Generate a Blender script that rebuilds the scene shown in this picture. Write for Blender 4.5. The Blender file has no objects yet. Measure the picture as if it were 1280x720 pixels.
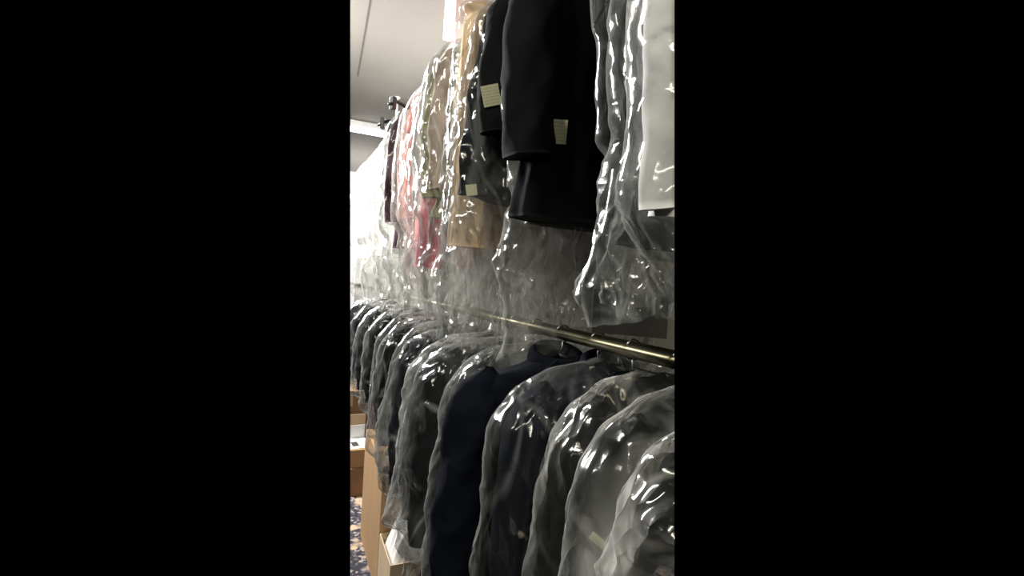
import bpy, bmesh, math, random
import numpy as np
from mathutils import Vector, Matrix
from mathutils.bvhtree import BVHTree

# ------------------------------------------------------------------ camera, world, lamps, exposure
scene = bpy.context.scene
C = scene.collection
CAM_Z = 1.35
YAW, PITCH, ROLL = math.radians(24.6), math.radians(0.6), 0.060
fwd = Vector((math.sin(YAW) * math.cos(PITCH), math.cos(YAW) * math.cos(PITCH), math.sin(-PITCH)))
right = Vector((math.cos(YAW), -math.sin(YAW), 0))
up = right.cross(fwd).normalized()
right, up = (right * math.cos(ROLL) + up * math.sin(ROLL)), (up * math.cos(ROLL) - right * math.sin(ROLL))
CAM = Vector((0, 0, CAM_Z))
FOC = 600.0
cd = bpy.data.cameras.new('camera'); cam = bpy.data.objects.new('camera', cd); C.objects.link(cam)
cd.sensor_width = 36; cd.lens = FOC / 1280 * 36; cd.clip_start = 0.01
cam.matrix_world = Matrix(((right.x, up.x, -fwd.x, CAM.x), (right.y, up.y, -fwd.y, CAM.y), (right.z, up.z, -fwd.z, CAM.z), (0, 0, 0, 1)))
scene.camera = cam
scene.view_settings.view_transform = 'Standard'; scene.view_settings.look = 'None'
scene.view_settings.gamma = 1; scene.view_settings.use_curve_mapping = False
scene.view_settings.exposure = 0.0
scene.cycles.transparent_max_bounces = 64
scene.cycles.max_bounces = 6
w = bpy.data.worlds.new('world'); scene.world = w; w.use_nodes = True
w.node_tree.nodes['Background'].inputs[0].default_value = (0, 0, 0, 1)
w.node_tree.nodes['Background'].inputs[1].default_value = 0.0

def area(name, loc, target, size, power, col=(1, 1, 1)):
    l = bpy.data.lights.new(name, 'AREA'); l.shape = 'RECTANGLE'; l.size, l.size_y = size
    l.energy = power; l.color = col
    o = bpy.data.objects.new(name, l); C.objects.link(o); o.location = loc
    o.rotation_euler = (Vector(target) - Vector(loc)).to_track_quat('-Z', 'Y').to_euler()
    return o
# fluorescent fittings of the shop's ceiling: one down the aisle, two over and behind the viewer; the far one is an added fill
area('aisle_lamp', (-0.75, 3.6, 2.75), (0.8, 3.4, 1.7), (0.3, 1.6), 230, (1, .99, .97))
area('far_fill', (-.5, 7.6, 2.9), (.6, 8.4, 2.6), (.3, 1.2), 120)  # added fill, brightens the dark ceiling beyond the batten; no fitting here
area('near_lamp', (-0.9, 0.55, 2.9), (0.6, 0.9, 1.2), (0.12, 1.2), 27, (1, .98, .88))
area('rear_lamp', (0.1, -1.3, 2.5), (0.7, 1.2, 1.0), (1.0, 0.12), 16, (1, .97, .80))

def ray(px, py):
    return (fwd + right * ((px - 640) / FOC) - up * ((py - 360) / FOC)).normalized()
def on_plane(px, py, axis, val):
    d = ray(px, py); t = (val - CAM[axis]) / d[axis]
    return CAM + d * t

# ------------------------------------------------------------------ materials
def nt(name):
    m = bpy.data.materials.new(name); m.use_nodes = True; t = m.node_tree
    return m, t, t.nodes['Principled BSDF']
def N(t, kind, **kw):
    n = t.nodes.new(kind)
    for k, v in kw.items():
        if k in n.inputs: n.inputs[k].default_value = v
        else: setattr(n, k, v)
    return n
def mat_cloth(name, col, rough=.85, bump=.25, scale=70, sheen=0, var=.25):
    m, t, b = nt(name)
    tc = N(t, 'ShaderNodeTexCoord')
    n1 = N(t, 'ShaderNodeTexNoise', Scale=9.0, Detail=4.0)
    t.links.new(tc.outputs['Object'], n1.inputs['Vector'])
    r = N(t, 'ShaderNodeValToRGB')
    r.color_ramp.elements[0].color = (*[c * (1 - var) for c in col], 1); r.color_ramp.elements[0].position = .3
    r.color_ramp.elements[1].color = (*[min(1, c * (1 + var)) for c in col], 1); r.color_ramp.elements[1].position = .7
    t.links.new(n1.outputs['Fac'], r.inputs[0]); t.links.new(r.outputs[0], b.inputs['Base Color'])
    n2 = N(t, 'ShaderNodeTexNoise', Scale=float(scale), Detail=3.0)
    t.links.new(tc.outputs['Object'], n2.inputs['Vector'])
    bp = N(t, 'ShaderNodeBump', Strength=bump, Distance=.002)
    t.links.new(n2.outputs['Fac'], bp.inputs['Height']); t.links.new(bp.outputs[0], b.inputs['Normal'])
    b.inputs['Roughness'].default_value = rough
    b.inputs['Sheen Weight'].default_value = sheen
    b.inputs['Specular IOR Level'].default_value = .12
    return m
def mat_plain(name, col, rough=.5, metal=0, spec=.5):
    m, t, b = nt(name)
    tc = N(t, 'ShaderNodeTexCoord'); n1 = N(t, 'ShaderNodeTexNoise', Scale=14.0, Detail=3.0)
    t.links.new(tc.outputs['Object'], n1.inputs['Vector'])
    mx = N(t, 'ShaderNodeMix', data_type='RGBA')
    mx.inputs[6].default_value = (*[c * .88 for c in col], 1); mx.inputs[7].default_value = (*[min(1, c * 1.08) for c in col], 1)
    t.links.new(n1.outputs['Fac'], mx.inputs[0]); t.links.new(mx.outputs[2], b.inputs['Base Color'])
    b.inputs['Roughness'].default_value = rough; b.inputs['Metallic'].default_value = metal
    b.inputs['Specular IOR Level'].default_value = spec
    return m
def mat_emit(name, col, s):
    m, t, b = nt(name); b.inputs['Emission Color'].default_value = (*col, 1); b.inputs['Emission Strength'].default_value = s
    return m
def mat_film(name, base=.02, haze=.5, tint=(.93, .94, .90), crease=1.0, gloss=1.0, rough=.12, patch=.12):
    """thin polythene: mostly clear, milkier where seen edge-on and along creases, shiny on its wrinkles"""
    m, t, b = nt(name); L = t.links.new
    tc = N(t, 'ShaderNodeTexCoord')
    oi = N(t, 'ShaderNodeObjectInfo')
    off = N(t, 'ShaderNodeVectorMath', operation='ADD'); L(tc.outputs['Object'], off.inputs[0])
    sc_ = N(t, 'ShaderNodeVectorMath', operation='SCALE'); sc_.inputs[0].default_value = (7, 11, 5); L(oi.outputs['Random'], sc_.inputs['Scale']); L(sc_.outputs[0], off.inputs[1])
    mp = N(t, 'ShaderNodeMapping'); mp.inputs['Scale'].default_value = (1, 1, .5); mp.inputs['Rotation'].default_value = (.2, .35, 0)
    L(off.outputs[0], mp.inputs[0])
    wn = N(t, 'ShaderNodeTexNoise', Scale=4.0, Detail=2.0); L(mp.outputs[0], wn.inputs['Vector'])
    wv = N(t, 'ShaderNodeVectorMath', operation='MULTIPLY_ADD'); L(wn.outputs['Color'], wv.inputs[0]); wv.inputs[1].default_value = (.22, .22, .22); L(mp.outputs[0], wv.inputs[2])
    v1 = N(t, 'ShaderNodeTexVoronoi', Scale=9.0); L(wv.outputs[0], v1.inputs['Vector'])
    v2 = N(t, 'ShaderNodeTexVoronoi', Scale=30.0); L(wv.outputs[0], v2.inputs['Vector'])
    big = N(t, 'ShaderNodeTexNoise', Scale=3.5, Detail=2.0); L(off.outputs[0], big.inputs['Vector'])
    msk = N(t, 'ShaderNodeMapRange'); L(big.outputs['Fac'], msk.inputs[0]); msk.inputs[1].default_value = .42; msk.inputs[2].default_value = .62; msk.inputs[3].default_value = .12; msk.inputs[4].default_value = 1.0
    st2 = N(t, 'ShaderNodeMath', operation='MULTIPLY'); L(msk.outputs[0], st2.inputs[0]); st2.inputs[1].default_value = .95 * crease
    bp = N(t, 'ShaderNodeBump', Strength=.45 * crease, Distance=.02); L(v1.outputs['Distance'], bp.inputs['Height'])
    bp2 = N(t, 'ShaderNodeBump', Distance=.010); L(st2.outputs[0], bp2.inputs['Strength']); L(v2.outputs['Distance'], bp2.inputs['Height']); L(bp.outputs[0], bp2.inputs['Normal'])
    lw = N(t, 'ShaderNodeLayerWeight', Blend=.5); L(bp2.outputs[0], lw.inputs['Normal'])
    pw = N(t, 'ShaderNodeMath', operation='POWER'); L(lw.outputs['Facing'], pw.inputs[0]); pw.inputs[1].default_value = 2.6
    f1 = N(t, 'ShaderNodeMath', operation='MULTIPLY_ADD'); L(pw.outputs[0], f1.inputs[0]); f1.inputs[1].default_value = haze
    pt = N(t, 'ShaderNodeTexNoise', Scale=5.0, Detail=3.0, Distortion=.8); L(wv.outputs[0], pt.inputs['Vector'])
    pr = N(t, 'ShaderNodeMapRange'); L(pt.outputs['Fac'], pr.inputs[0]); pr.inputs[1].default_value = .53; pr.inputs[2].default_value = .66; pr.inputs[3].default_value = base; pr.inputs[4].default_value = base + patch
    L(pr.outputs[0], f1.inputs[2])
    # whitened crease lines where cells meet
    e1 = N(t, 'ShaderNodeTexVoronoi', Scale=7.0, feature='DISTANCE_TO_EDGE'); L(wv.outputs[0], e1.inputs['Vector'])
    cr = N(t, 'ShaderNodeMapRange'); L(e1.outputs['Distance'], cr.inputs[0]); cr.inputs[1].default_value = 0; cr.inputs[2].default_value = .05; cr.inputs[3].default_value = .16 * crease; cr.inputs[4].default_value = 0
    cm = N(t, 'ShaderNodeMath', operation='MULTIPLY_ADD'); L(cr.outputs[0], cm.inputs[0]); L(msk.outputs[0], cm.inputs[1]); L(f1.outputs[0], cm.inputs[2]); cm.use_clamp = True
    diff = N(t, 'ShaderNodeBsdfDiffuse'); diff.inputs[0].default_value = (*tint, 1); L(bp2.outputs[0], diff.inputs['Normal'])
    tl = N(t, 'ShaderNodeBsdfTranslucent'); tl.inputs[0].default_value = (*tint, 1)
    dm = N(t, 'ShaderNodeMixShader'); dm.inputs[0].default_value = .4; L(diff.outputs[0], dm.inputs[1]); L(tl.outputs[0], dm.inputs[2])
    tr = N(t, 'ShaderNodeBsdfTransparent'); tr.inputs[0].default_value = (.99, .99, .985, 1)
    m1 = N(t, 'ShaderNodeMixShader'); L(cm.outputs[0], m1.inputs[0]); L(tr.outputs[0], m1.inputs[1]); L(dm.outputs[0], m1.inputs[2])
    gl = N(t, 'ShaderNodeBsdfGlossy', Roughness=rough); L(bp2.outputs[0], gl.inputs['Normal'])
    fr = N(t, 'ShaderNodeFresnel', IOR=1.5)
    fm = N(t, 'ShaderNodeMath', operation='MULTIPLY'); L(fr.outputs[0], fm.inputs[0]); fm.inputs[1].default_value = gloss; fm.use_clamp = True
    fc = N(t, 'ShaderNodeMath', operation='MINIMUM'); L(fm.outputs[0], fc.inputs[0]); fc.inputs[1].default_value = .35
    m2 = N(t, 'ShaderNodeMixShader'); L(fc.outputs[0], m2.inputs[0]); L(m1.outputs[0], m2.inputs[1]); L(gl.outputs[0], m2.inputs[2])
    L(m2.outputs[0], t.nodes['Material Output'].inputs[0])
    return m

M = dict(
    black=mat_cloth('black_wool', (.004, .0045, .0055)),
    navy=mat_cloth('navy_wool', (.005, .007, .013)),
    charcoal=mat_cloth('charcoal_wool', (.009, .0095, .011)),
    plum=mat_cloth('dark_plum_wool', (.05, .018, .03)),
    white=mat_cloth('white_cotton', (.82, .81, .80), .7),
    cream=mat_cloth('cream_cotton', (.78, .70, .58), .7),
    taupe=mat_cloth('taupe_cotton', (.42, .33, .26), .7),
    tan=mat_cloth('tan_cotton', (.66, .47, .29), .75),
    salmon=mat_cloth('salmon_cotton', (.85, .32, .28), .7),
    pink=mat_cloth('rose_pink_cotton', (.70, .16, .22), .7),
    olive=mat_cloth('olive_cotton', (.30, .29, .12), .8),
    blush=mat_cloth('blush_satin', (.85, .62, .58), .5),
    film=mat_film('clear_film', .008, .38, crease=1.2, patch=.07),
    film_matte=mat_film('slack_film', .02, .3, gloss=.3, crease=.7, patch=.08),
    film_soft=mat_film('milky_film', .085, .65, (.92, .91, .86), 1.2, patch=.16),
    film_near=mat_film('crumpled_film', .02, .70, (.97, .96, .90), 2.1, 1.6, patch=.48),
    wood=mat_plain('hanger_wood', (.35, .22, .12), .45),
    plastic=mat_plain('black_plastic', (.012, .012, .012), .35),
    steel=mat_plain('steel', (.55, .54, .50), .28, 1.0),
    brass=mat_plain('aged_chrome_tube', (.50, .46, .33), .3, 1.0),
    button=mat_plain('button_horn', (.03, .025, .02), .3),
    lining=mat_cloth('lining_satin', (.03, .03, .035), .4),
    paper=mat_plain('white_paper', (.85, .84, .82), .75),
    whitewall=mat_plain('white_gloss_paint', (.86, .85, .83), .6),
    greywall=mat_plain('grey_wall_paint', (.52, .50, .46), .8),
    pinkpaint=mat_plain('pale_pink_paint', (.72, .52, .48), .7),
    seam=mat_plain('ceiling_seam', (.10, .09, .08), .8),
)
def mat_label():
    m, t, b = nt('printed_paper_label'); L = t.links.new
    tc = N(t, 'ShaderNodeTexCoord'); wv = N(t, 'ShaderNodeTexWave', Scale=2.2, Distortion=3.0); wv.bands_direction = 'Y'
    wv.inputs['Detail Scale'].default_value = 6.0
    L(tc.outputs['Generated'], wv.inputs['Vector'])
    r = N(t, 'ShaderNodeValToRGB'); r.color_ramp.elements[0].position = .05; r.color_ramp.elements[0].color = (.42, .40, .24, 1)
    r.color_ramp.elements[1].position = .22; r.color_ramp.elements[1].color = (.62, .60, .38, 1)
    L(wv.outputs['Fac'], r.inputs[0]); L(r.outputs[0], b.inputs['Base Color']); b.inputs['Roughness'].default_value = .7
    return m
M['label'] = mat_label()
def mat_ceiling():
    m, t, b = nt('ceiling_paint'); L = t.links.new
    tc = N(t, 'ShaderNodeTexCoord'); n = N(t, 'ShaderNodeTexNoise', Scale=1.3, Detail=5.0); L(tc.outputs['Object'], n.inputs['Vector'])
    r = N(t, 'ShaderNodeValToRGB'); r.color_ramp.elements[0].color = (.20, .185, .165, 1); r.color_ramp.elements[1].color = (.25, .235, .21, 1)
    L(n.outputs['Fac'], r.inputs[0]); L(r.outputs[0], b.inputs['Base Color']); b.inputs['Roughness'].default_value = .9
    return m
M['ceiling'] = mat_ceiling()
def mat_carpet():
    m, t, b = nt('speckled_carpet'); L = t.links.new
    tc = N(t, 'ShaderNodeTexCoord')
    v = N(t, 'ShaderNodeTexVoronoi', Scale=60.0); L(tc.outputs['Object'], v.inputs['Vector'])
    n = N(t, 'ShaderNodeTexNoise', Scale=5.0, Detail=3.0); L(tc.outputs['Object'], n.inputs['Vector'])
    r = N(t, 'ShaderNodeValToRGB'); r.color_ramp.interpolation = 'CONSTANT'
    e = r.color_ramp.elements; e[0].position = 0; e[0].color = (.03, .03, .042, 1); e[1].position = .42; e[1].color = (.12, .11, .12, 1)
    a = e.new(.62); a.color = (.34, .28, .26, 1); a = e.new(.8); a.color = (.05, .045, .06, 1)
    sp = N(t, 'ShaderNodeSeparateColor'); L(v.outputs['Color'], sp.inputs[0]); L(sp.outputs[0], r.inputs[0])
    r2 = N(t, 'ShaderNodeValToRGB'); r2.color_ramp.elements[0].position = .55; r2.color_ramp.elements[1].position = .60
    L(n.outputs['Fac'], r2.inputs[0])
    mx = N(t, 'ShaderNodeMix', data_type='RGBA'); L(r2.outputs[0], mx.inputs[0]); L(r.outputs[0], mx.inputs[6]); mx.inputs[7].default_value = (.55, .40, .27, 1)
    L(mx.outputs[2], b.inputs['Base Color']); b.inputs['Roughness'].default_value = 1
    return m
M['carpet'] = mat_carpet()
def mat_card(name, col):
    m, t, b = nt(name); L = t.links.new
    tc = N(t, 'ShaderNodeTexCoord'); wv = N(t, 'ShaderNodeTexWave', Scale=60.0, Distortion=.5); L(tc.outputs['Object'], wv.inputs['Vector'])
    n = N(t, 'ShaderNodeTexNoise', Scale=6.0, Detail=5.0); L(tc.outputs['Object'], n.inputs['Vector'])
    mx = N(t, 'ShaderNodeMix', data_type='RGBA'); L(n.outputs['Fac'], mx.inputs[0]); mx.inputs[6].default_value = (*[c * .8 for c in col], 1); mx.inputs[7].default_value = (*[c * 1.15 for c in col], 1)
    L(mx.outputs[2], b.inputs['Base Color']); bp = N(t, 'ShaderNodeBump', Strength=.12, Distance=.001); L(wv.outputs['Fac'], bp.inputs['Height']); L(bp.outputs[0], b.inputs['Normal'])
    b.inputs['Roughness'].default_value = .85
    return m
M['card'] = mat_card('brown_cardboard', (.46, .28, .14)); M['card_pale'] = mat_card('pale_cardboard', (.62, .47, .30))
M['card_dark'] = mat_card('dark_cardboard', (.30, .17, .09))

# ------------------------------------------------------------------ mesh helpers
def link(name, me, m=None, parent=None, smooth=True):
    o = bpy.data.objects.new(name, me); C.objects.link(o)
    if m: me.materials.append(m)
    if smooth: me.shade_smooth()
    if parent: o.parent = parent
    return o
def obj_bm(name, bm, m, parent=None, smooth=False):
    me = bpy.data.meshes.new(name); bmesh.ops.recalc_face_normals(bm, faces=bm.faces); bm.to_mesh(me); bm.free()
    return link(name, me, m, parent, smooth)
def loft(name, V, m, parent=None, closed=True, caps=(False, False)):
    """V: rings x points x 3"""
    n, k = V.shape[:2]
    kk = k if closed else k - 1
    i = np.arange(n - 1)[:, None]; j = np.arange(kk)[None, :]; j2 = (j + 1) % k
    F = np.stack([i * k + j + 0 * i, i * k + j2, (i + 1) * k + j2, (i + 1) * k + j], -1).reshape(-1, 4).tolist()
    if caps[0]: F.append(list(range(k)))
    if caps[1]: F.append([(n - 1) * k + q for q in range(k)][::-1])
    me = bpy.data.meshes.new(name); me.from_pydata(V.reshape(-1, 3).tolist(), [], F); me.update()
    return link(name, me, m, parent)
def add_box(bm, lo, hi, bevel=0):
    r = bmesh.ops.create_cube(bm, size=1)
    for v in r['verts']:
        v.co = Vector([lo[a] + (v.co[a] + .5) * (hi[a] - lo[a]) for a in range(3)])
    if bevel:
        es = list({e for v in r['verts'] for e in v.link_edges})
        bmesh.ops.bevel(bm, geom=es, offset=bevel, segments=2, affect='EDGES', profile=.6)
def add_tube(bm, pts, r, k=10, caps=True):
    pts = [Vector(p) for p in pts]; rings = []
    rr = r if hasattr(r, '__len__') else [r] * len(pts)
    prev = None
    for i, p in enumerate(pts):
        d = (pts[min(i + 1, len(pts) - 1)] - pts[max(i - 1, 0)]).normalized()
        a = prev - d * prev.dot(d) if prev else d.orthogonal()
        a.normalize(); prev = a; b = d.cross(a)
        rings.append([bm.verts.new(p + (a * math.cos(2 * math.pi * q / k) + b * math.sin(2 * math.pi * q / k)) * rr[i]) for q in range(k)])
    for i in range(len(rings) - 1):
        for q in range(k):
            bm.faces.new((rings[i][q], rings[i][(q + 1) % k], rings[i + 1][(q + 1) % k], rings[i + 1][q]))
    if caps: bm.faces.new(rings[0]); bm.faces.new(rings[-1][::-1])
def tag(o, label=None, cat=None, group=None, kind=None):
    if label: o['label'] = label
    if cat: o['category'] = cat
    if group: o['group'] = group
    if kind: o['kind'] = kind
    return o
def empty(name, loc, rz=0):
    o = bpy.data.objects.new(name, None); C.objects.link(o); o.location = loc; o.rotation_euler = (0, 0, rz); o.empty_display_size = .05
    return o
def waves(u, v, rng, n=5, fu=(2, 9), fv=(1, 6)):
    s = np.zeros_like(u)
    for _ in range(n):
        a, b, c = rng.uniform(*fu), rng.uniform(*fv) * rng.choice([-1, 1]), rng.uniform(0, 6.28)
        s = s + np.sin(a * u + b * v + c) / n
    return s
def ridges(u, v, rng, n=4, fu=(3, 9), fv=(3, 14), sharp=3):
    s = np.zeros_like(u)
    for _ in range(n):
        a, b, c = rng.integers(int(fu[0]), int(fu[1])), rng.uniform(*fv) * rng.choice([-1, 1]), rng.uniform(0, 6.28)
        w_ = 1.1 * np.sin(v * rng.uniform(3, 9) + c) + .9 * np.sin(2 * u + c * 2)
        s = s + (1 - np.abs(np.sin((a * u + b * v + c + w_) / 2))) ** sharp / n
    return s
def smooth_interp(z, zs, vs):
    # monotone z; cosine-eased interpolation
    zs = np.array(zs)[::-1]; vs = np.array(vs)[::-1]
    i = np.clip(np.searchsorted(zs, z) - 1, 0, len(zs) - 2)
    f = np.clip((z - zs[i]) / (zs[i + 1] - zs[i]), 0, 1)
    f = .5 * f + .5 * f * f * (3 - 2 * f)
    return vs[i] * (1 - f) + vs[i + 1] * f

# ------------------------------------------------------------------ garments
def facets(u, v, rng, n=9, f0=6, f1=22):
    """straight sharp creases in many directions: what a crumpled sheet does"""
    s = np.zeros_like(u)
    for _ in range(n):
        a = rng.uniform(0, np.pi); f = rng.uniform(f0, f1); c = rng.uniform(0, 1)
        w_ = .35 * np.sin(rng.uniform(1, 3) * u + rng.uniform(2, 6) * v + c * 9)
        p = (np.cos(a) * u * .3 + np.sin(a) * v) * f / 2.2 + c + w_
        s = s + np.abs(2 * (p - np.floor(p)) - 1) / f
    return s / n * 9
def body_mesh(L, W, T, rng, puff=1.0, k=72, n=90):
    z = -np.concatenate([np.linspace(.095, .20, 30), np.linspace(.205, L, n - 30)])
    w_ = smooth_interp(z, [-.095, -.105, -.13, -.165, -.30, -.48, -.62, -L], [.055, .085, W * .70, W * .92, W * .93, W * .84, W * .93, W * 1.02])
    t_ = smooth_interp(z, [-.095, -.12, -.16, -.30, -.48, -L], [.040, .045, T * .9, T, T * .85, T * 1.05])
    a = np.linspace(0, 2 * np.pi, k, endpoint=False)
    Z, A = np.meshgrid(z, a, indexing='ij'); W_ = w_[:, None]; T_ = t_[:, None]
    c, s = np.cos(A), np.sin(A)
    X = W_ * np.sign(c) * np.abs(c) ** .8; Y = T_ * np.sign(s) * np.abs(s) ** .75
    d = np.clip((-Z - .15) / (L - .15), 0, 1)
    f = waves(A * 1, Z * 4, rng, 6, (2, 10), (.5, 3)) * (.004 + .014 * d) * puff
    r = ridges(A, Z * 3, rng, 3, (4, 9), (1, 4), 2) * .008 * puff
    k_ = f + r * (.3 + d)
    X = X + c * k_; Y = Y + s * k_ * 1.2
    Y = Y + .01 * np.sin(Z * 5 + rng.uniform(0, 6)) * d
    Zb = Z + (d > .97) * 0
    return np.stack([X, Y, Zb], -1)
def sleeve_mesh(L, W, T, side, rng, puff=1.0, k=40, n=70, swing=0):
    z = -np.concatenate([np.linspace(.115, .20, 16), np.linspace(.21, L, n - 16)])
    zc = [-.115, -.15, -.21, -.42, -L]
    cx = smooth_interp(z, zc, [W * .78, W * .84, W * .90, W * .97, W * .95 + swing])
    rx = smooth_interp(z, zc, [.006, .046, .064, .064, .058]); ry = smooth_interp(z, zc, [.006, .03, T * .95, T * .95, T * .85])
    cy = smooth_interp(z, zc, [0, 0, -.004, -.010, -.022])
    a = np.linspace(0, 2 * np.pi, k, endpoint=False)
    Z, A = np.meshgrid(z, a, indexing='ij')
    f = waves(A, Z * 6, rng, 5, (2, 5), (2, 8)) * .006 * puff + ridges(A, Z * 5, rng, 3, (2, 5), (6, 14), 2) * .007 * puff
    X = side * cx[:, None] + np.cos(A) * (rx[:, None] + f); Y = cy[:, None] + np.sin(A) * (ry[:, None] + f)
    return np.stack([X, Y, Z + .01 * np.cos(A) * (Z < -.25) * side * -1], -1)
def film_mesh(parts, L, rng, crumple=1.0, k=170, n=190, gather=.85, jl=.78, gap=.006, z0=0.0):
    """polythene drawn tight round the convex outline of what it covers, slice by slice, with folds standing outwards"""
    P = np.concatenate([p.reshape(-1, 3) for p in parts])
    z = -np.linspace(z0, L, n); th = np.linspace(0, 2 * np.pi, 180, endpoint=False); nn = np.stack([np.cos(th), np.sin(th)])
    H = np.zeros((n, 180)); zlo = P[:, 2].min() + .012
    for i, zz in enumerate(z):
        q = P[np.abs(P[:, 2] - max(zz, zlo)) < .011]
        H[i] = (q[:, :2] @ nn).max(0) + gap if len(q) else .018
        if zz > -.105: H[i] = .014 + .03 * (-zz / .105) ** 2
    S = H.copy()                                     # the film bridges from one bulge to the next
    for r in range(1, 9):
        S[r:] = np.maximum(S[r:], H[:-r] - .003 * r); S[:-r] = np.maximum(S[:-r], H[r:] - .004 * r)
    for _ in range(6): S[1:-1] = (S[:-2] + S[1:-1] * 2 + S[2:]) / 4
    below = np.clip((-z - jl) / max(L - jl, .05), 0, 1)[:, None]
    S = S * (1 - below * (1 - gather)) - .018 * below
    for _ in range(2): S = (np.roll(S, 1, 1) + 2 * S + np.roll(S, -1, 1)) / 4
    dS = (np.roll(S, -1, 1) - np.roll(S, 1, 1)) / (2 * th[1])
    X = S * nn[0] - dS * nn[1]; Y = S * nn[1] + dS * nn[0]
    out = np.zeros((n, k, 3)); tk = np.linspace(0, 1, k, endpoint=False)
    NX = np.zeros((n, k)); NY = np.zeros((n, k))
    for i in range(n):
        xs = np.append(X[i], X[i, 0]); ys = np.append(Y[i], Y[i, 0])
        s_ = np.concatenate([[0], np.cumsum(np.hypot(np.diff(xs), np.diff(ys)))]); s_ /= s_[-1]
        out[i, :, 0] = np.interp(tk, s_, xs); out[i, :, 1] = np.interp(tk, s_, ys)
        tt = np.interp(tk, s_, np.append(th, 2 * np.pi)); NX[i] = np.cos(tt); NY[i] = np.sin(tt)
    Z, A = np.meshgrid(z, tk * 2 * np.pi, indexing='ij')
    d = np.clip((-Z - .06) / .2, .1, 1); e = np.clip((-Z - jl + .15) / .25, 0, 1)
    f = .006 + waves(A, Z * 4, rng, 5, (2, 9), (1, 6)) * .005 + (ridges(A, Z * 2, rng, 4, (6, 15), (2, 9), 2.5) * (1 - e) + ridges(A, Z * 2, rng, 4, (3, 9), (6, 18), 2.5) * e * 1.3) * .018 + ridges(A, Z * 3, rng, 3, (4, 10), (6, 12), 4) * .008
    pm = np.clip(waves(A, Z * 3, rng, 4, (1, 5), (2, 7)) * 2.2 + .35, 0, 1)
    f = f + (facets(A * 1.0, Z, rng, 8, 5, 14) * .022 + facets(A, Z, rng, 8, 14, 40) * (.042 if k > 200 else .010) * pm)
    f = f * crumple * d * (.8 + .9 * e)
    out[..., 0] += NX * f + .014 * e * np.sin(Z * 7 + rng.uniform(0, 6)); out[..., 1] += NY * f + .010 * e * np.sin(Z * 6 + rng.uniform(0, 6))
    hem = waves(A, Z * 0, rng, 4, (2, 8), (1, 2)) * .03 + (1 - np.abs(np.sin(A * 3 + 1))) * .02 + .03 * np.sin(A + rng.uniform(0, 6))
    out[..., 2] = Z + hem * np.clip((-Z - L + .15) / .15, 0, 1)
    return out

def hanger(parent, W, m, drop=0, hx=0):
    bm = bmesh.new(); h = []
    for s in (-1, 1):
        h.append(None)
        add_tube(bm, [(0, 0, -.085), (s * .05, 0, -.098), (s * W * .5, 0, -.130), (s * W * .8, 0, -.160)], [.008, .009, .009, .010], 10)
    add_tube(bm, [(-W * .75, 0, -.157), (0, 0, -.160), (W * .75, 0, -.157)], .005, 8)
    hg = obj_bm('hanger', bm, m, parent, True)
    bm = bmesh.new(); pts = [(0, 0, -.085), (hx, 0, -.035 - drop)]
    for q in range(0, 13):
        t = -math.pi / 2 + q * math.pi * 1.35 / 12
        pts.append((hx + .0205 * math.cos(t), 0, -drop + .0205 * math.sin(t)))
    pts = pts[:2] + pts[2:]
    add_tube(bm, pts, .002, 6)
    obj_bm('hook', bm, M['steel'], hg, True)
    return hg

def lapels(parent, L, W, T, m):
    for s in (-1, 1):
        bm = bmesh.new()
        out = [(.028, -.088), (.075, -.125), (.088, -.20), (.070, -.215), (.078, -.235), (.012, -.42), (.004, -.42)]
        f, b = [], []
        for (x, z) in out:
            y = -(T * .9 + .004) if z < -.15 else -(.046 + (T - .046) * (-z - .088) / .07)
            f.append(bm.verts.new((s * x, y - .006, z))); b.append(bm.verts.new((s * x, y + .004, z)))
        bm.faces.new(f); bm.faces.new(b[::-1])
        for i in range(len(out)):
            j = (i + 1) % len(out); bm.faces.new((f[i], f[j], b[j], b[i]))
        obj_bm('lapel', bm, m, parent)
    a = np.linspace(0, 2 * np.pi, 36, endpoint=False)
    rings = []
    for (r, z) in [(1.0, -.118), (1.08, -.100), (1.0, -.076), (.86, -.070), (.80, -.085), (.80, -.118)]:
        rings.append(np.stack([.072 * r * np.cos(a), .052 * r * np.sin(a) + .006, z + .018 * np.sin(a)], -1))
    loft('collar', np.array(rings), m, parent)
def buttons(parent, T, L):
    for z in (-.45, -.55, -.65):
        if -z > L - .05: continue
        bm = bmesh.new()
        bmesh.ops.create_cone(bm, cap_ends=True, segments=16, radius1=.009, radius2=.008, depth=.004)
        for v in bm.verts: v.co = Vector((v.co.x + .012, v.co.z - T - .010, v.co.y + z))
        obj_bm('button', bm, M['button'], parent)

GARMENTS = []
def garment(name, cat, y, label, group, tier, col='black', L=.78, W=.215, T=.045, film='film', fl=1.05, yaw=0, dx=0, seed=0,
            sleeve=True, crumple=1.0, lap=False, gather=.85, puff=1.0, SL=None, hang='plastic', lean=0):
    rng = np.random.default_rng(seed * 7 + 3)
    g = empty(name, (RXT[tier] + dx, y, RZ[tier] + (.03 if tier == 'low' else 0)), yaw)
    tag(g, label, cat, group)
    m = M[col]; parts = [body_mesh(L, W, T, rng, puff)]; loft('body', parts[0], m, g, True, (True, True))
    if sleeve:
        for s in (-1, 1):
            parts.append(sleeve_mesh(SL or min(.66, L * .9), W, T, s, rng, puff)); loft('sleeve', parts[-1], m, g, True, (False, True))
    if lap: lapels(g, L, W, T, m); buttons(g, T, L)
    hanger(g, W, M[hang], .03 if tier == 'low' else 0, -dx)
    if film:
        loft('plastic_cover', film_mesh(parts, fl, rng, crumple, gather=gather, jl=L, k=250 if y < 1.7 else 160, n=280 if y < 1.7 else 170, z0=.05 if tier == 'low' else 0.0), M[film], g)
    g.rotation_euler[1] = lean; GARMENTS.append(g); g['_y'] = y
    return g

RXT = {'low': .62, 'high': .68}
RZ = {'low': CAM_Z - .118, 'high': CAM_Z + .93}

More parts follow.
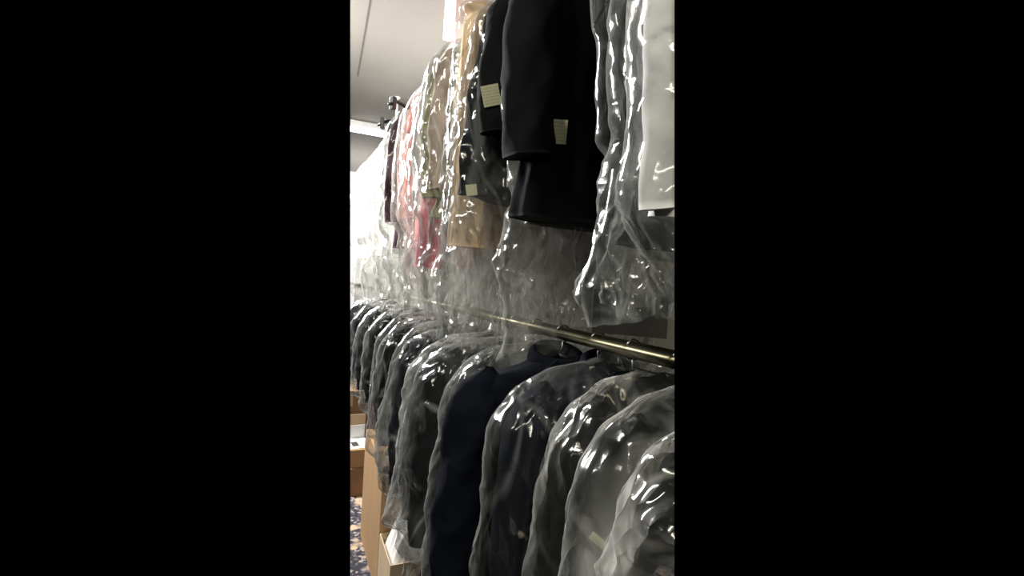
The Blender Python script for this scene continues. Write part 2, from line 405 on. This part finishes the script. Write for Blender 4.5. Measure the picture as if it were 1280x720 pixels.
# ------------------------------------------------------------------ setting
WALL_X = 1.02; CEIL = CAM_Z + 1.80; Y0, Y1 = -.2, 9.0
def quadbox(name, lo, hi, m):
    bm = bmesh.new(); add_box(bm, lo, hi); return tag(obj_bm(name, bm, m), kind='structure')
quadbox('floor', (-.3, Y0, -.05), (WALL_X, Y1, 0), M['carpet'])
quadbox('ceiling', (-.3, Y0, CEIL), (WALL_X, Y1, CEIL + .05), M['ceiling'])
quadbox('wall_right', (WALL_X, Y0, -.05), (WALL_X + .08, Y1, CEIL + .05), M['greywall'])
quadbox('trim_1', (WALL_X - .015, Y0, 2.52), (WALL_X, Y1, CEIL), M['whitewall'])      # white board band above the rack
quadbox('trim_2', (.80, 2.79, CAM_Z + 1.53), (WALL_X - .0155, 3.04, CEIL), M['pinkpaint'])   # boxed-in duct below the ceiling
a_, b_ = on_plane(463, 0, 2, CEIL), on_plane(447, 95, 2, CEIL)
sb = bmesh.new(); q_ = (b_ - a_).normalized().cross(Vector((0, 0, 1))) * .006; a2 = a_ + (a_ - b_) * .3; zz = Vector((0, 0, .0015))
bmesh.ops.convex_hull(sb, input=[sb.verts.new(p) for p in (a2 + q_, a2 - q_, b_ + q_, b_ - q_, a2 + q_ - zz, a2 - q_ - zz, b_ + q_ - zz, b_ - q_ - zz)])
tag(obj_bm('trim_3', sb, M['seam']), kind='structure')
quadbox('wall_far', (-.3, Y1, -.05), (WALL_X + .08, Y1 + .08, CEIL + .05), M['whitewall'])

# ------------------------------------------------------------------ rails
def rail(tier, label, m, r):
    z = RZ[tier]; RX = RXT[tier]
    g = empty('clothes_rail', (RX, 4.0, z)); tag(g, label, 'rail', 'long clothes rails along the wall')
    bm = bmesh.new(); add_tube(bm, [(0, -3.75, 0), (0, -1, 0), (0, 1, 0), (0, 4.9, 0)], r, 20)
    obj_bm('tube', bm, m, g, True)
    for yy in (-2.6, -.6, 1.4, 3.4):
        bm = bmesh.new(); add_box(bm, (-.01, yy - .012, -.045), (WALL_X - .0155 - RX, yy + .012, -.02), .002)
        add_box(bm, (-.012, yy - .014, -.03), (.012, yy + .014, .0))
        obj_bm('bracket', bm, M['steel'], g)
rail('low', 'lower shiny metal clothes rail running under the plastic bag hems', M['brass'], .0165)
rail('high', 'upper metal clothes rail hidden above the row of bagged garments', M['steel'], .0165)

# ------------------------------------------------------------------ garments on the upper rail, near to far
GU = 'garments on the upper rail'; GL = 'bagged garments on the lower rail'
rows_high = [
  # name, y, colour, L, W, film, filmlen, yaw, dx, label, extras
  ('shirt', .50, 'white', .92, .20, 'film', 1.0, .0, -.04, 'white bagged garment cut off by the right edge of the upper row', dict(crumple=.9, T=.03, SL=.91)),
  ('suit_jacket', .70, 'black', .94, .215, 'film', 1.05, .0, .06, 'black jacket with the lowest hem, beside the white bagged garment', dict(crumple=.9, T=.035, gather=1.0)),
  ('suit_jacket', .60, 'charcoal', .84, .215, 'film', 1.04, .0, .03, 'dark jacket in crinkly clear plastic right of the jacket with a cuff label', dict(crumple=1.2, T=.035, gather=1.0)),
  ('suit_jacket', 1.00, 'black', .87, .235, None, 0, .10, .0, 'large uncovered black jacket with a square cream label on its sleeve', dict(lap=True, SL=.74, T=.055)),
  ('suit_jacket', 1.12, 'black', .86, .20, 'film_soft', 1.23, .0, .065, 'black jacket mostly behind the large uncovered black jacket, its plastic reaching the lower rail', dict(gather=1.0)),
  ('suit_jacket', 1.21, 'black', .70, .225, None, 0, -.05, .025, 'black jacket with a cream cuff label beside the tan garment', dict(SL=.62, lap=True)),
  ('suit_jacket', 1.31, 'black', .80, .205, 'film', 1.18, .0, .05, 'black jacket in wrinkled clear plastic with a small label low down', dict(SL=.80, lean=.10)),
  ('jacket', 1.40, 'tan', .92, .09, 'film_matte', 1.18, .0, -.17, 'plain tan garment under clear plastic next to black jackets', dict(puff=.5, sleeve=False, T=.03)),
  ('jacket', 1.53, 'cream', .77, .21, 'film_soft', 1.14, .0, .03, 'cream jacket just left of the plain tan garment', {}),
  ('jacket', 1.62, 'taupe', .78, .22, 'film', 1.14, .0, -.01, 'taupe jacket left of the cream jacket', {}),
  ('jacket', 1.71, 'olive', .80, .22, 'film', 1.14, .0, -.01, 'olive green jacket between taupe and pink garments', {}),
  ('dress', 1.82, 'pink', .98, .13, 'film_soft', 1.16, .0, -.12, 'rose pink garment whose hem shows lowest under the plastic', dict(sleeve=False)),
  ('shirt', 1.94, 'white', .86, .21, 'film', 1.12, .0, .0, 'white shirt between the rose pink and the salmon garments', {}),
  ('dress', 2.08, 'salmon', .86, .15, 'film_soft', 1.14, .0, -.06, 'bright salmon pink garment among the white ones', {}),
  ('shirt', 2.24, 'blush', .88, .21, 'film_soft', 1.16, .0, .0, 'pale blush garment left of the salmon one', {}),
  ('suit_jacket', 2.42, 'plum', .88, .215, 'film', 1.12, .0, -.02, 'dark plum jacket standing out among pale garments on the upper rail', {}),
  ('shirt', 2.60, 'white', .90, .21, 'film_soft', 1.14, .0, .0, 'white bagged garment directly left of the dark plum jacket', {}),
  ('shirt', 2.80, 'white', .86, .21, 'film_soft', 1.14, .0, .0, 'bright white bagged garment below the black hangers', {}),
  ('shirt', 3.02, 'white', .90, .21, 'film_soft', 1.16, .0, .0, 'bright white bagged garment third from the left end', {}),
  ('shirt', 3.26, 'white', .90, .22, 'film_soft', 1.14, .0, .0, 'bright white bagged garment second from the left end', {}),
  ('shirt', 3.80, 'white', .90, .22, 'film_soft', 1.16, .0, -.03, 'white bagged garment peeping out behind the left end of the upper row', {}),
  ('shirt', 3.52, 'white', .90, .22, 'film_soft', 1.16, .0, .0, 'leftmost bright white bagged garment on the upper rail', {}),
]
for i, (nm, y, col, L_, W_, fm, fl, yaw, dx, lab, ex) in enumerate(rows_high):
    if y > 1.3: ex.setdefault('T', .034)                 # squeezed flat in the tightly packed row
    if 'SL' in ex: ex['SL'] -= .09
    garment(nm, nm.replace('suit_', ''), y, lab, GU, 'high', col, L_ - .09, W_, film=fm, fl=fl - .07, yaw=yaw, dx=dx, seed=100 + i, **ex)
rows_low = [
  ('suit_jacket', .50, 'charcoal', .80, .21, 'film_near', 1.00, .0, .08, 'dark jacket under milky crumpled plastic at the bottom right corner', dict(crumple=2.0)),
  ('suit_jacket', .64, 'black', .85, .21, 'film_near', 1.02, .1, .07, 'black jacket with a small pale tag seen through plastic near the bottom right', dict(crumple=1.3)),
  ('suit_jacket', .77, 'black', .85, .21, 'film_near', 1.02, .1, .09, 'black jacket tucked behind the one with the small pale tag', dict(crumple=1.3)),
  ('suit_jacket', .88, 'navy', .85, .215, 'film', 1.02, .0, .04, 'navy jacket in shiny plastic right of the long uncovered coat', dict(crumple=1.3, lap=True)),
  ('overcoat', 1.03, 'navy', 1.15, .23, None, 0, -.05, -.01, 'long navy coat without any plastic cover', dict(puff=1.5, lap=True, SL=.74, lean=.02)),
  ('suit_jacket', 1.17, 'black', .90, .215, 'film', 1.0, .06, .03, 'black jacket in plastic directly left of the long uncovered coat', dict(lean=.05)),
  ('suit_jacket', 1.31, 'charcoal', .82, .22, 'film', .90, -.12, .0, 'dark jacket in plastic, second left of the uncovered coat', dict(crumple=1.4, lean=.03)),
  ('suit_jacket', 1.45, 'black', .70, .21, 'film_soft', .80, .1, .0, 'black jacket in plastic above the open carton of white paper', dict(crumple=1.2, lean=.05)),
  ('suit_jacket', 1.60, 'navy', .66, .225, 'film', .72, -.05, -.01, 'dark jacket in plastic whose hem hangs nearest above the white paper', dict(lean=.02)),
  ('suit_jacket', 1.78, 'black', .64, .21, 'film', .73, .15, .0, 'dark jacket in plastic hanging in front of the tall carton', dict(crumple=1.3, lean=.04)),
  ('suit_jacket', 1.98, 'black', .66, .22, 'film', .80, -.1, .0, 'dark jacket in milky plastic whose cover reaches down beside the tall carton', dict(crumple=1.3)),
  ('suit_jacket', 2.20, 'navy', .64, .22, 'film', .80, .1, .01, 'navy jacket in plastic, fifth from the far end of the lower row', {}),
  ('suit_jacket', 2.46, 'black', .60, .21, 'film', .74, -.1, .0, 'dark jacket in plastic, fourth from the far end of the lower row', {}),
  ('suit_jacket', 2.76, 'charcoal', .60, .22, 'film', .72, .0, .0, 'dark jacket in plastic, third from the far end of the lower row', {}),
  ('suit_jacket', 3.10, 'black', .60, .22, 'film', .72, .1, .0, 'second last dark jacket towards the far end of the lower row', {}),
  ('suit_jacket', 3.50, 'black', .60, .22, 'film', .72, .0, .0, 'last dark jacket at the far end of the lower row', {}),
]
for i, (nm, y, col, L_, W_, fm, fl, yaw, dx, lab, ex) in enumerate(rows_low):
    garment(nm, 'coat' if nm == 'overcoat' else 'jacket', y, lab, GL, 'low', col, L_, W_, film=fm, fl=fl, yaw=yaw, dx=dx, seed=200 + i, **ex)

cg = bmesh.new(); add_box(cg, (-.105, -.0015, 0), (.105, .0015, .095), .0005)
cgo = obj_bm('gap_panel', cg, mat_plain('dim_gap_grey', (.05, .048, .043), .8)); cgo.location = (.69, .86, RZ['low'] + .0165); cgo.rotation_euler = (-.08, .06, 0)  # added dark panel, its colour stands in for the dim wall behind the gap
tag(cgo, 'added dark grey panel standing in for the dim wall gap below the plastic hems', 'card')
# ------------------------------------------------------------------ cartons and floor things
def carton(name, lo, hi, m, label, open_top=False, flaps=True, rz=0):
    cx, cy = (lo[0] + hi[0]) / 2, (lo[1] + hi[1]) / 2
    g = empty(name, (cx, cy, lo[2]), rz); tag(g, label, 'box', 'cardboard boxes under the rails')
    hx, hy, h = (hi[0] - lo[0]) / 2, (hi[1] - lo[1]) / 2, hi[2] - lo[2]
    bm = bmesh.new(); t = .004
    if open_top:
        add_box(bm, (-hx, -hy, 0), (hx, hy, t))
        add_box(bm, (-hx, -hy, t), (-hx + t, hy, h)); add_box(bm, (hx - t, -hy, t), (hx, hy, h))
        add_box(bm, (-hx + t, -hy, t), (hx - t, -hy + t, h)); add_box(bm, (-hx + t, hy - t, t), (hx - t, hy, h))
    else:
        add_box(bm, (-hx, -hy, 0), (hx, hy, h), .004)
    obj_bm('carton_body', bm, m, g)
    if not open_top:
        bm = bmesh.new(); add_box(bm, (-.025, -hy - .001, h * .8), (.025, hy + .001, h + .0012)); obj_bm('packing_tape', bm, M['card_pale'], g)
    elif flaps:
        for s in (-1, 1):
            bm = bmesh.new(); add_box(bm, (-hx, 0, 0), (hx, .004, .10))
            f = obj_bm('flap', bm, m, g); f.location = (0, s * hy, h); f.rotation_euler = (-s * 2.1, 0, 0)
    return g
carton('cardboard_box', (.385, 2.03, 0), (.86, 2.55, .55), M['card'], 'tall brown carton with its side along the aisle under the lower rail')
carton('cardboard_box', (.385, 1.78, 0), (.86, 2.02, .27), M['card_pale'], 'low open carton holding white paper at the bottom of the picture', open_top=True, flaps=False)
carton('cardboard_box', (.15, 3.00, 0), (.48, 3.38, .17), M['card_dark'], 'dark brown carton on the floor at the bottom of the stack by the left edge')
carton('cardboard_box', (.16, 3.01, .17), (.46, 3.36, .28), M['card'], 'orange brown carton under the white sheet with a dark mark')
carton('cardboard_box', (.2, 3.48, 0), (.60, 3.80, .53), M['card_dark'], 'tallest brown carton behind the stack by the left edge')
sh = bmesh.new(); add_box(sh, (-.15, -.10, 0), (.15, .10, .003)); add_box(sh, (-.15, .097, .003), (.15, .10, .085))
so = obj_bm('paper_sheet', sh, M['paper']); so.location = (.34, 3.12, .281); so.rotation_euler = (0, 0, .1)
tag(so, 'white printed sheet with a dark square mark, folded up on the orange brown carton', 'paper')
sh = bmesh.new(); add_box(sh, (.045, -.06, .0025), (.085, .02, .0045)); obj_bm('printed_mark', sh, M['button'], so)
sh = bmesh.new(); add_box(sh, (-.13, -.003, 0), (.13, .003, .10)); so2 = obj_bm('carton_lid', sh, M['card_pale']); so2.location = (.38, 3.42, .281); so2.rotation_euler = (-.1, 0, 0)
tag(so2, 'cream cardboard lid standing upright behind the white sheet', 'cardboard')
def crumpled(name, loc, size, m, label, cat, seed, n=44):
    rng = np.random.default_rng(seed); u = np.linspace(-1, 1, n); U, V = np.meshgrid(u, u, indexing='ij')
    h = (1 - np.abs(U) ** 4) * (1 - np.abs(V) ** 4)
    Z = h * (size[2] + ridges(U * 3, V * 3, rng, 5, (1, 4), (1, 5), 1.5) * size[2] * .5 - .1 * size[2])
    P = np.stack([U * size[0] / 2, V * size[1] / 2, Z], -1)
    o = loft(name, P, m, None, False); o.location = loc
    s = o.modifiers.new('thick', 'SOLIDIFY'); s.thickness = .002
    return tag(o, label, cat)
crumpled('tissue_paper', (.6225, 1.90, .21), (.455, .225, .25), M['paper'], 'crumpled white paper filling the low open carton', 'paper', 5)

# ------------------------------------------------------------------ ceiling details
def lamp_batten():
    y = 6.0; z = CEIL
    g = empty('ceiling_lamp', (.45, y, z)); tag(g, 'white fluorescent batten lamp crossing the ceiling at the left edge', 'lamp')
    bm = bmesh.new(); add_box(bm, (-.55, -.05, -.07), (.5, .05, 0), .006); obj_bm('lamp_body', bm, M['whitewall'], g)
    bm = bmesh.new(); add_tube(bm, [(-.53, 0, -.100), (.48, 0, -.100)], .028, 12); obj_bm('tube', bm, mat_emit('tube_glow', (1, 1, .97), 14), g, True)
    for x in (-.53, .48):
        bm = bmesh.new(); add_box(bm, (x - .012, -.03, -.132), (x + .012, .03, -.07)); obj_bm('lamp_holder', bm, M['whitewall'], g)
lamp_batten()
def ceiling_rod(x, y):
    g = empty('ceiling_rod', (x, y, CEIL)); tag(g, 'thin white rod hanging from the ceiling above the black hangers', 'rod')
    bm = bmesh.new(); add_tube(bm, [(0, 0, 0), (0, 0, -.4), (0, 0, -.8)], .012, 10); obj_bm('rod', bm, M['whitewall'], g, True)
    bm = bmesh.new(); add_tube(bm, [(0, 0, 0), (0, 0, -.012)], .03, 14); obj_bm('ceiling_plate', bm, M['whitewall'], g)
ceiling_rod(.87, 4.95)
for q, (yy, xx, tilt, lab) in enumerate([(2.20, .43, .5, 'black plastic clip hanger with splayed arms above the white garments'), (2.45, .44, -.4, 'black plastic clip hanger just left of the one with splayed arms')]):
    g = empty('coat_hanger', (xx, yy, RZ['high'] - .20), tilt); tag(g, lab, 'hanger', 'spare hangers on the upper rail')
    bm = bmesh.new(); add_tube(bm, [(-.10, 0, .015), (-.05, .01, .045), (0, 0, .035), (.05, -.01, .05), (.09, 0, .09)], [.006, .008, .010, .008, .006], 10)
    obj_bm('arm', bm, M['plastic'], g, True)
    dv = Matrix.Rotation(-tilt, 3, 'Z') @ Vector((.68 - xx, 0, 0.20 + .0165))
    bm = bmesh.new(); add_tube(bm, [(0, 0, .035), dv * .5, dv * .9, dv + Vector((0, 0, .004)), dv + Vector((.018, 0, -.006))], .003, 8); obj_bm('hook', bm, M['steel'], g, True)
    for sx in (-1, 1):
        bm = bmesh.new(); add_box(bm, (sx * .075 - .010, -.012, .0), (sx * .075 + .010, .016, .055), .003); obj_bm('clip', bm, M['plastic'], g)

# ------------------------------------------------------------------ labels pinned on sleeves (placed where they sit on the cloth)
bpy.context.view_layer.update()
def pin_tag(g, px, py, w_, h_, roll=0, m='label', name='paper_tag'):
    best = None
    for o in g.children:
        if o.name.split('.')[0] not in ('body', 'sleeve'): continue
        mw = o.matrix_world; inv = mw.inverted()
        bvh = BVHTree.FromPolygons([v.co for v in o.data.vertices], [p.vertices for p in o.data.polygons])
        hit = bvh.ray_cast(inv @ CAM, (inv.to_3x3() @ ray(px, py)).normalized())
        if hit[0] is None: continue
        p = mw @ hit[0]; d = (p - CAM).length
        if best is None or d < best[0]: best = (d, p, (mw.to_3x3() @ hit[1]).normalized())
    if best is None: print('TAG MISS', px, py); return
    _, p, n = best
    if n.dot(ray(px, py)) > 0: n = -n
    n = (n * .4 - ray(px, py)).normalized()
    z = Vector((0, 0, 1)); x = z.cross(n).normalized(); z = n.cross(x)
    x, z = x * math.cos(roll) + z * math.sin(roll), z * math.cos(roll) - x * math.sin(roll)
    bm = bmesh.new(); add_box(bm, (-w_ / 2, -h_ / 2, -.0006), (w_ / 2, h_ / 2, .0006), .0004)
    o = obj_bm(name, bm, M[m], None)
    o['label'] = 'cream paper label'
    mw = Matrix((( x.x, z.x, n.x, p.x + n.x * .012), (x.y, z.y, n.y, p.y + n.y * .012), (x.z, z.z, n.z, p.z + n.z * .012), (0, 0, 0, 1)))
    o.parent = g; o.matrix_parent_inverse = Matrix.Identity(4); o.matrix_local = g.matrix_world.inverted() @ mw
    return o
ups = [g for g in GARMENTS if g.location.z > 2]; lows = [g for g in GARMENTS if g.location.z < 2]
pin_tag(ups[3], 695, 165, .046, .052, .0)
pin_tag(ups[5], 614, 120, .046, .052, .25)
pin_tag(ups[6], 589, 238, .03, .03, .2)
pin_tag(lows[1], 750, 676, .03, .012, -.5)

# ------------------------------------------------------------------ the place is modelled only as far as the photograph shows it:
# garments, rails, floor, ceiling and wall stop at its left and right limits
bpy.context.view_layer.update()
def cut(o, co, no):
    mw = o.matrix_world; inv = mw.inverted()
    lco = inv @ co; lno = (mw.to_3x3().transposed() @ no).normalized()
    P = np.empty(len(o.data.vertices) * 3); o.data.vertices.foreach_get('co', P); P = P.reshape(-1, 3)
    d = (P - np.array(lco)) @ np.array(lno)
    if d.max() <= 0: return True
    if d.min() >= 0: return False
    bm = bmesh.new(); bm.from_mesh(o.data)
    r = bmesh.ops.bisect_plane(bm, geom=bm.verts[:] + bm.edges[:] + bm.faces[:], dist=1e-6, plane_co=lco, plane_no=lno, clear_outer=True)
    if not o.name.startswith('plastic_cover'):
        es = [e for e in r['geom_cut'] if isinstance(e, bmesh.types.BMEdge) and e.is_valid]
        try: bmesh.ops.holes_fill(bm, edges=es, sides=0)
        except Exception: pass
    left_ = set(bm.verts); isl = []
    while left_:
        st = [left_.pop()]; cur = list(st)
        while st:
            for e in st.pop().link_edges:
                for v in e.verts:
                    if v in left_: left_.discard(v); st.append(v); cur.append(v)
        isl.append(cur)
    isl.sort(key=len)
    if o.name.split('.')[0] in ('plastic_cover', 'body', 'sleeve'):
        for c_ in isl[:-1]: bmesh.ops.delete(bm, geom=c_, context='VERTS')
    bm.to_mesh(o.data); bm.free()
    return len(o.data.vertices) > 3
up_v = up
for px, s in ((438, -1), (843, 1)):
    d = ray(px, 360); no = (d.cross(up_v)).normalized()
    if (no.dot(right)) * s < 0: no = -no
    for o in [o for o in C.objects if o.type == 'MESH']:
        if not cut(o, CAM, no): bpy.data.objects.remove(o)
for g in GARMENTS: del g['_y']
for o in [o for o in C.objects if o.type == 'EMPTY']:
    if not any(c.type == 'MESH' for c in o.children_recursive): print('EMPTY', o.name, o.get('label')); bpy.data.objects.remove(o)
